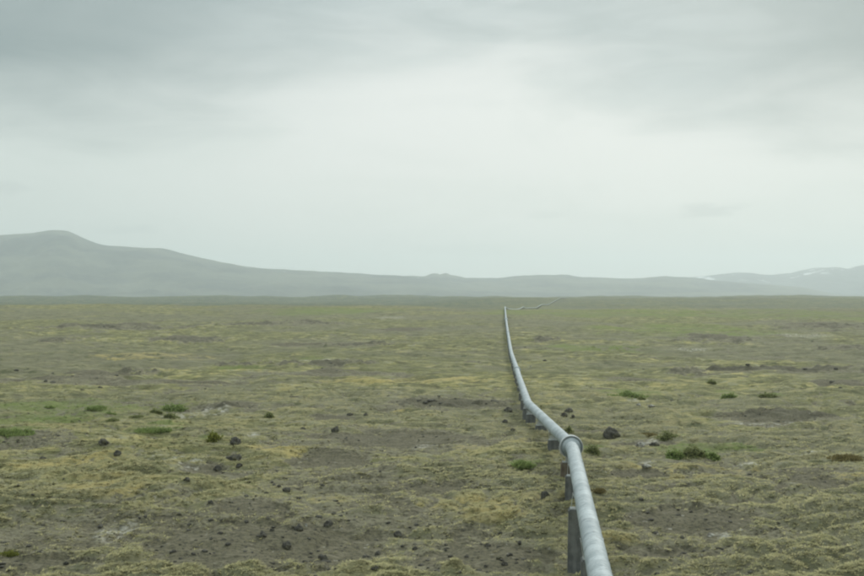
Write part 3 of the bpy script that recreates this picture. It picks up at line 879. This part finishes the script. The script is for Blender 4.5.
make_hill('blue_hills', [(560, 296), (610, 286), (660, 279), (692, 277.5), (715, 275), (737, 272.5), (772, 275), (790, 273), (802, 270), (815, 267.5), (840, 267), (848, 269), (858, 265.5), (870, 264), (910, 261), (970, 264), (1060, 270), (1200, 282), (1300, 290)],
    7600, 9600, 11400, M_HILL_SNOW, 'far bluish hills with small snow patches on the right skyline', snow=True, seed=40)

# ------------------------------------------------------------------ haze
def make_haze():
    bm = bmesh.new()
    x, y0, y1, z0, z1 = 13200, -12900, 12900, ZC - 70, ZC + 375
    bmesh.ops.create_cube(bm, size=1.0)
    for v in bm.verts:
        v.co = (v.co.x * 2 * x, (y0 + y1) / 2 + v.co.y * (y1 - y0), (z0 + z1) / 2 + v.co.z * (z1 - z0))
    m = bpy.data.materials.new('haze_air'); m.use_nodes = True; nt = m.node_tree; nt.nodes.clear()
    out = nt.nodes.new('ShaderNodeOutputMaterial'); pv = nt.nodes.new('ShaderNodeVolumePrincipled')
    pv.inputs['Density'].default_value = 0.000138; pv.inputs['Color'].default_value = (0.89, 0.98, 0.985, 1); pv.inputs['Anisotropy'].default_value = 0.4
    nt.links.new(pv.outputs[0], out.inputs['Volume'])
    o = bm_obj('haze', bm, m)
    tag(o, 'pale damp air fading the distant hills', 'haze', kind='stuff')
make_haze()

# ------------------------------------------------------------------ sky (overcast) and sun
SUN_EL, SUN_AZ = math.radians(36), math.radians(28)   # azimuth clockwise from +Y
w = bpy.data.worlds.new('World'); scene.world = w; w.use_nodes = True
nt = w.node_tree; N = nt.nodes; N.clear()
def nn(t, **k):
    o = N.new(t)
    for a, b in k.items(): setattr(o, a, b)
    return o
def L_(a, b): nt.links.new(a, b)
def m_(op, a, b=0.0, c=None, clamp=False):
    o = nn('ShaderNodeMath', operation=op, use_clamp=clamp)
    for i, v in enumerate((a, b) if c is None else (a, b, c)):
        if isinstance(v, (int, float)): o.inputs[i].default_value = v
        else: L_(v, o.inputs[i])
    return o.outputs[0]
def smooth_(v, lo, hi, tmin=0.0, tmax=1.0):
    o = nn('ShaderNodeMapRange', interpolation_type='SMOOTHSTEP'); L_(v, o.inputs['Value'])
    o.inputs['From Min'].default_value = lo; o.inputs['From Max'].default_value = hi
    o.inputs['To Min'].default_value = tmin; o.inputs['To Max'].default_value = tmax
    return o.outputs['Result']
def mixc(f, a, b):
    o = nn('ShaderNodeMix', data_type='RGBA')
    if isinstance(f, (int, float)): o.inputs[0].default_value = f
    else: L_(f, o.inputs[0])
    for s, v in ((o.inputs[6], a), (o.inputs[7], b)):
        if isinstance(v, tuple): s.default_value = (*v, 1)
        else: L_(v, s)
    return o.outputs[2]
tc = nn('ShaderNodeTexCoord'); sep = nn('ShaderNodeSeparateXYZ'); L_(tc.outputs['Generated'], sep.inputs[0])
dx, dy, dz = sep.outputs
az = m_('ARCTAN2', dx, dy); el = m_('ARCSINE', dz)
comb = nn('ShaderNodeCombineXYZ'); L_(m_('MULTIPLY', dx, 1.0), comb.inputs[0]); L_(m_('MULTIPLY', dy, 1.0), comb.inputs[1]); L_(m_('MULTIPLY', dz, 3.8), comb.inputs[2])
def wnoise(scale, detail, rough, dist, off):
    mp = nn('ShaderNodeMapping'); L_(comb.outputs[0], mp.inputs['Vector']); mp.inputs['Location'].default_value = off
    o = nn('ShaderNodeTexNoise'); L_(mp.outputs[0], o.inputs['Vector'])
    o.inputs['Scale'].default_value = scale; o.inputs['Detail'].default_value = detail; o.inputs['Roughness'].default_value = rough; o.inputs['Distortion'].default_value = dist
    return o.outputs['Fac']
n1 = wnoise(2.2, 5, 0.5, 0.4, (1.7, 0.4, 2.1)); n2 = wnoise(6.0, 5, 0.5, 0.5, (4.2, 7.7, 0.3)); n3 = wnoise(14.0, 4, 0.5, 0.6, (0.2, 3.3, 5.3))
# height of the ragged lower edge of the grey deck: low at left, lifting over the middle, low again at right
edge = m_('MULTIPLY', smooth_(az, -0.30, 0.03), 0.050)
edge = m_('ADD', edge, 0.140)
edge = m_('SUBTRACT', edge, m_('MULTIPLY', smooth_(az, 0.06, 0.22), 0.052))
wob = m_('ADD', m_('MULTIPLY', m_('SUBTRACT', n1, 0.5), 0.07), m_('MULTIPLY', m_('SUBTRACT', n2, 0.5), 0.06))
q = m_('SUBTRACT', m_('ADD', el, wob), edge)
deck = smooth_(q, -0.045, 0.05)
deck = m_('MULTIPLY', deck, m_('ADD', 0.7, m_('MULTIPLY', n2, 0.5)), clamp=True)
deck_hi = smooth_(el, 0.28, 0.75)
bright = mixc(smooth_(el, 0.0, 0.14), (0.75, 0.79, 0.76), (0.775, 0.805, 0.785))
bright = mixc(m_('MULTIPLY', smooth_(n2, 0.42, 0.66), 0.35), bright, (0.64, 0.70, 0.67))
bright = mixc(m_('MULTIPLY', smooth_(az, 0.0, -0.36), 0.6), bright, (0.55, 0.635, 0.61))
bright = mixc(m_('MULTIPLY', smooth_(az, 0.18, 0.38), 0.35), bright, (0.60, 0.67, 0.655))
grey = mixc(smooth_(n3, 0.3, 0.7), (0.41, 0.48, 0.485), (0.48, 0.55, 0.555))
grey = mixc(m_('MULTIPLY', smooth_(m_('ABSOLUTE', m_('SUBTRACT', az, 0.06)), 0.10, 0.38), 0.95), grey, (0.23, 0.295, 0.305))
sky = mixc(deck, bright, grey)
# high overcast: brighter towards the zenith
zen = mixc(smooth_(n1, 0.35, 0.65), (0.95, 1.05, 1.05), (1.25, 1.37, 1.37))
sky = mixc(deck_hi, sky, zen)
# small detached grey clouds low over the hills
def wisp(px, y, rx, ry, amt):
    a0 = math.atan((px - CX) / F); e0 = math.atan((HY - y) / F)
    u = m_('DIVIDE', m_('SUBTRACT', az, a0), rx / F); v = m_('DIVIDE', m_('SUBTRACT', el, e0), ry / F)
    rr = m_('ADD', m_('SQRT', m_('ADD', m_('MULTIPLY', u, u), m_('MULTIPLY', v, v))), m_('MULTIPLY', m_('SUBTRACT', wnoise(40, 3, .5, .2, (px, y, 0)), .5), 1.6))
    return m_('MULTIPLY', smooth_(rr, 1.2, 0.3), amt)
for wp in ((711, 212, 34, 7, 0.35), (130, 231, 36, 5, 0.22), (8, 194, 22, 7, 0.25), (545, 215, 30, 5, 0.12), (690, 218, 20, 4, 0.12), (470, 250, 60, 8, 0.12), (822, 260, 16, 3, 0.2)):
    sky = mixc(wisp(*wp), sky, (0.42, 0.48, 0.48))
neb = nn('ShaderNodeVectorMath', operation='SCALE'); L_(sky, neb.inputs[0]); neb.inputs['Scale'].default_value = 10.0
nis = nn('ShaderNodeTexSky', sky_type='NISHITA'); nis.sun_disc = False
nis.sun_elevation = SUN_EL; nis.sun_rotation = SUN_AZ; nis.air_density = 1.5; nis.dust_density = 4.0
fin = mixc(0.95, nis.outputs[0], neb.outputs[0])
bg = nn('ShaderNodeBackground'); L_(fin, bg.inputs['Color']); bg.inputs['Strength'].default_value = 0.1
wo = nn('ShaderNodeOutputWorld'); L_(bg.outputs[0], wo.inputs['Surface'])

sl = bpy.data.lights.new('sun', 'SUN'); sl.energy = 1.5; sl.angle = math.radians(12); sl.color = (1.0, 0.965, 0.9)
so = bpy.data.objects.new('sun', sl); COL.objects.link(so)
sd = Vector((math.sin(SUN_AZ) * math.cos(SUN_EL), math.cos(SUN_AZ) * math.cos(SUN_EL), math.sin(SUN_EL)))
so.rotation_euler = (-sd).to_track_quat('-Z', 'Y').to_euler(); so.location = (0, 0, 300)

# ------------------------------------------------------------------ camera and render
cam = bpy.data.cameras.new('camera'); co = bpy.data.objects.new('camera', cam); COL.objects.link(co)
cam.sensor_width = 36; cam.lens = F / 864 * 36
co.location = (0, 0, ZC); co.rotation_euler = (math.radians(90), 0, 0)
cam.shift_y = (HY - 288.0) / 864.0      # level camera, horizon a touch below the middle
cam.clip_start = 0.5; cam.clip_end = 40000
scene.camera = co
scene.view_settings.view_transform = 'Standard'; scene.view_settings.look = 'None'
scene.view_settings.exposure = 0.1; scene.view_settings.gamma = 1.0; scene.view_settings.use_curve_mapping = False
scene.render.engine = 'CYCLES'
scene.cycles.use_denoising = True
scene.cycles.max_bounces = 6; scene.cycles.diffuse_bounces = 3; scene.cycles.volume_bounces = 1
scene.cycles.filter_width = 2.2
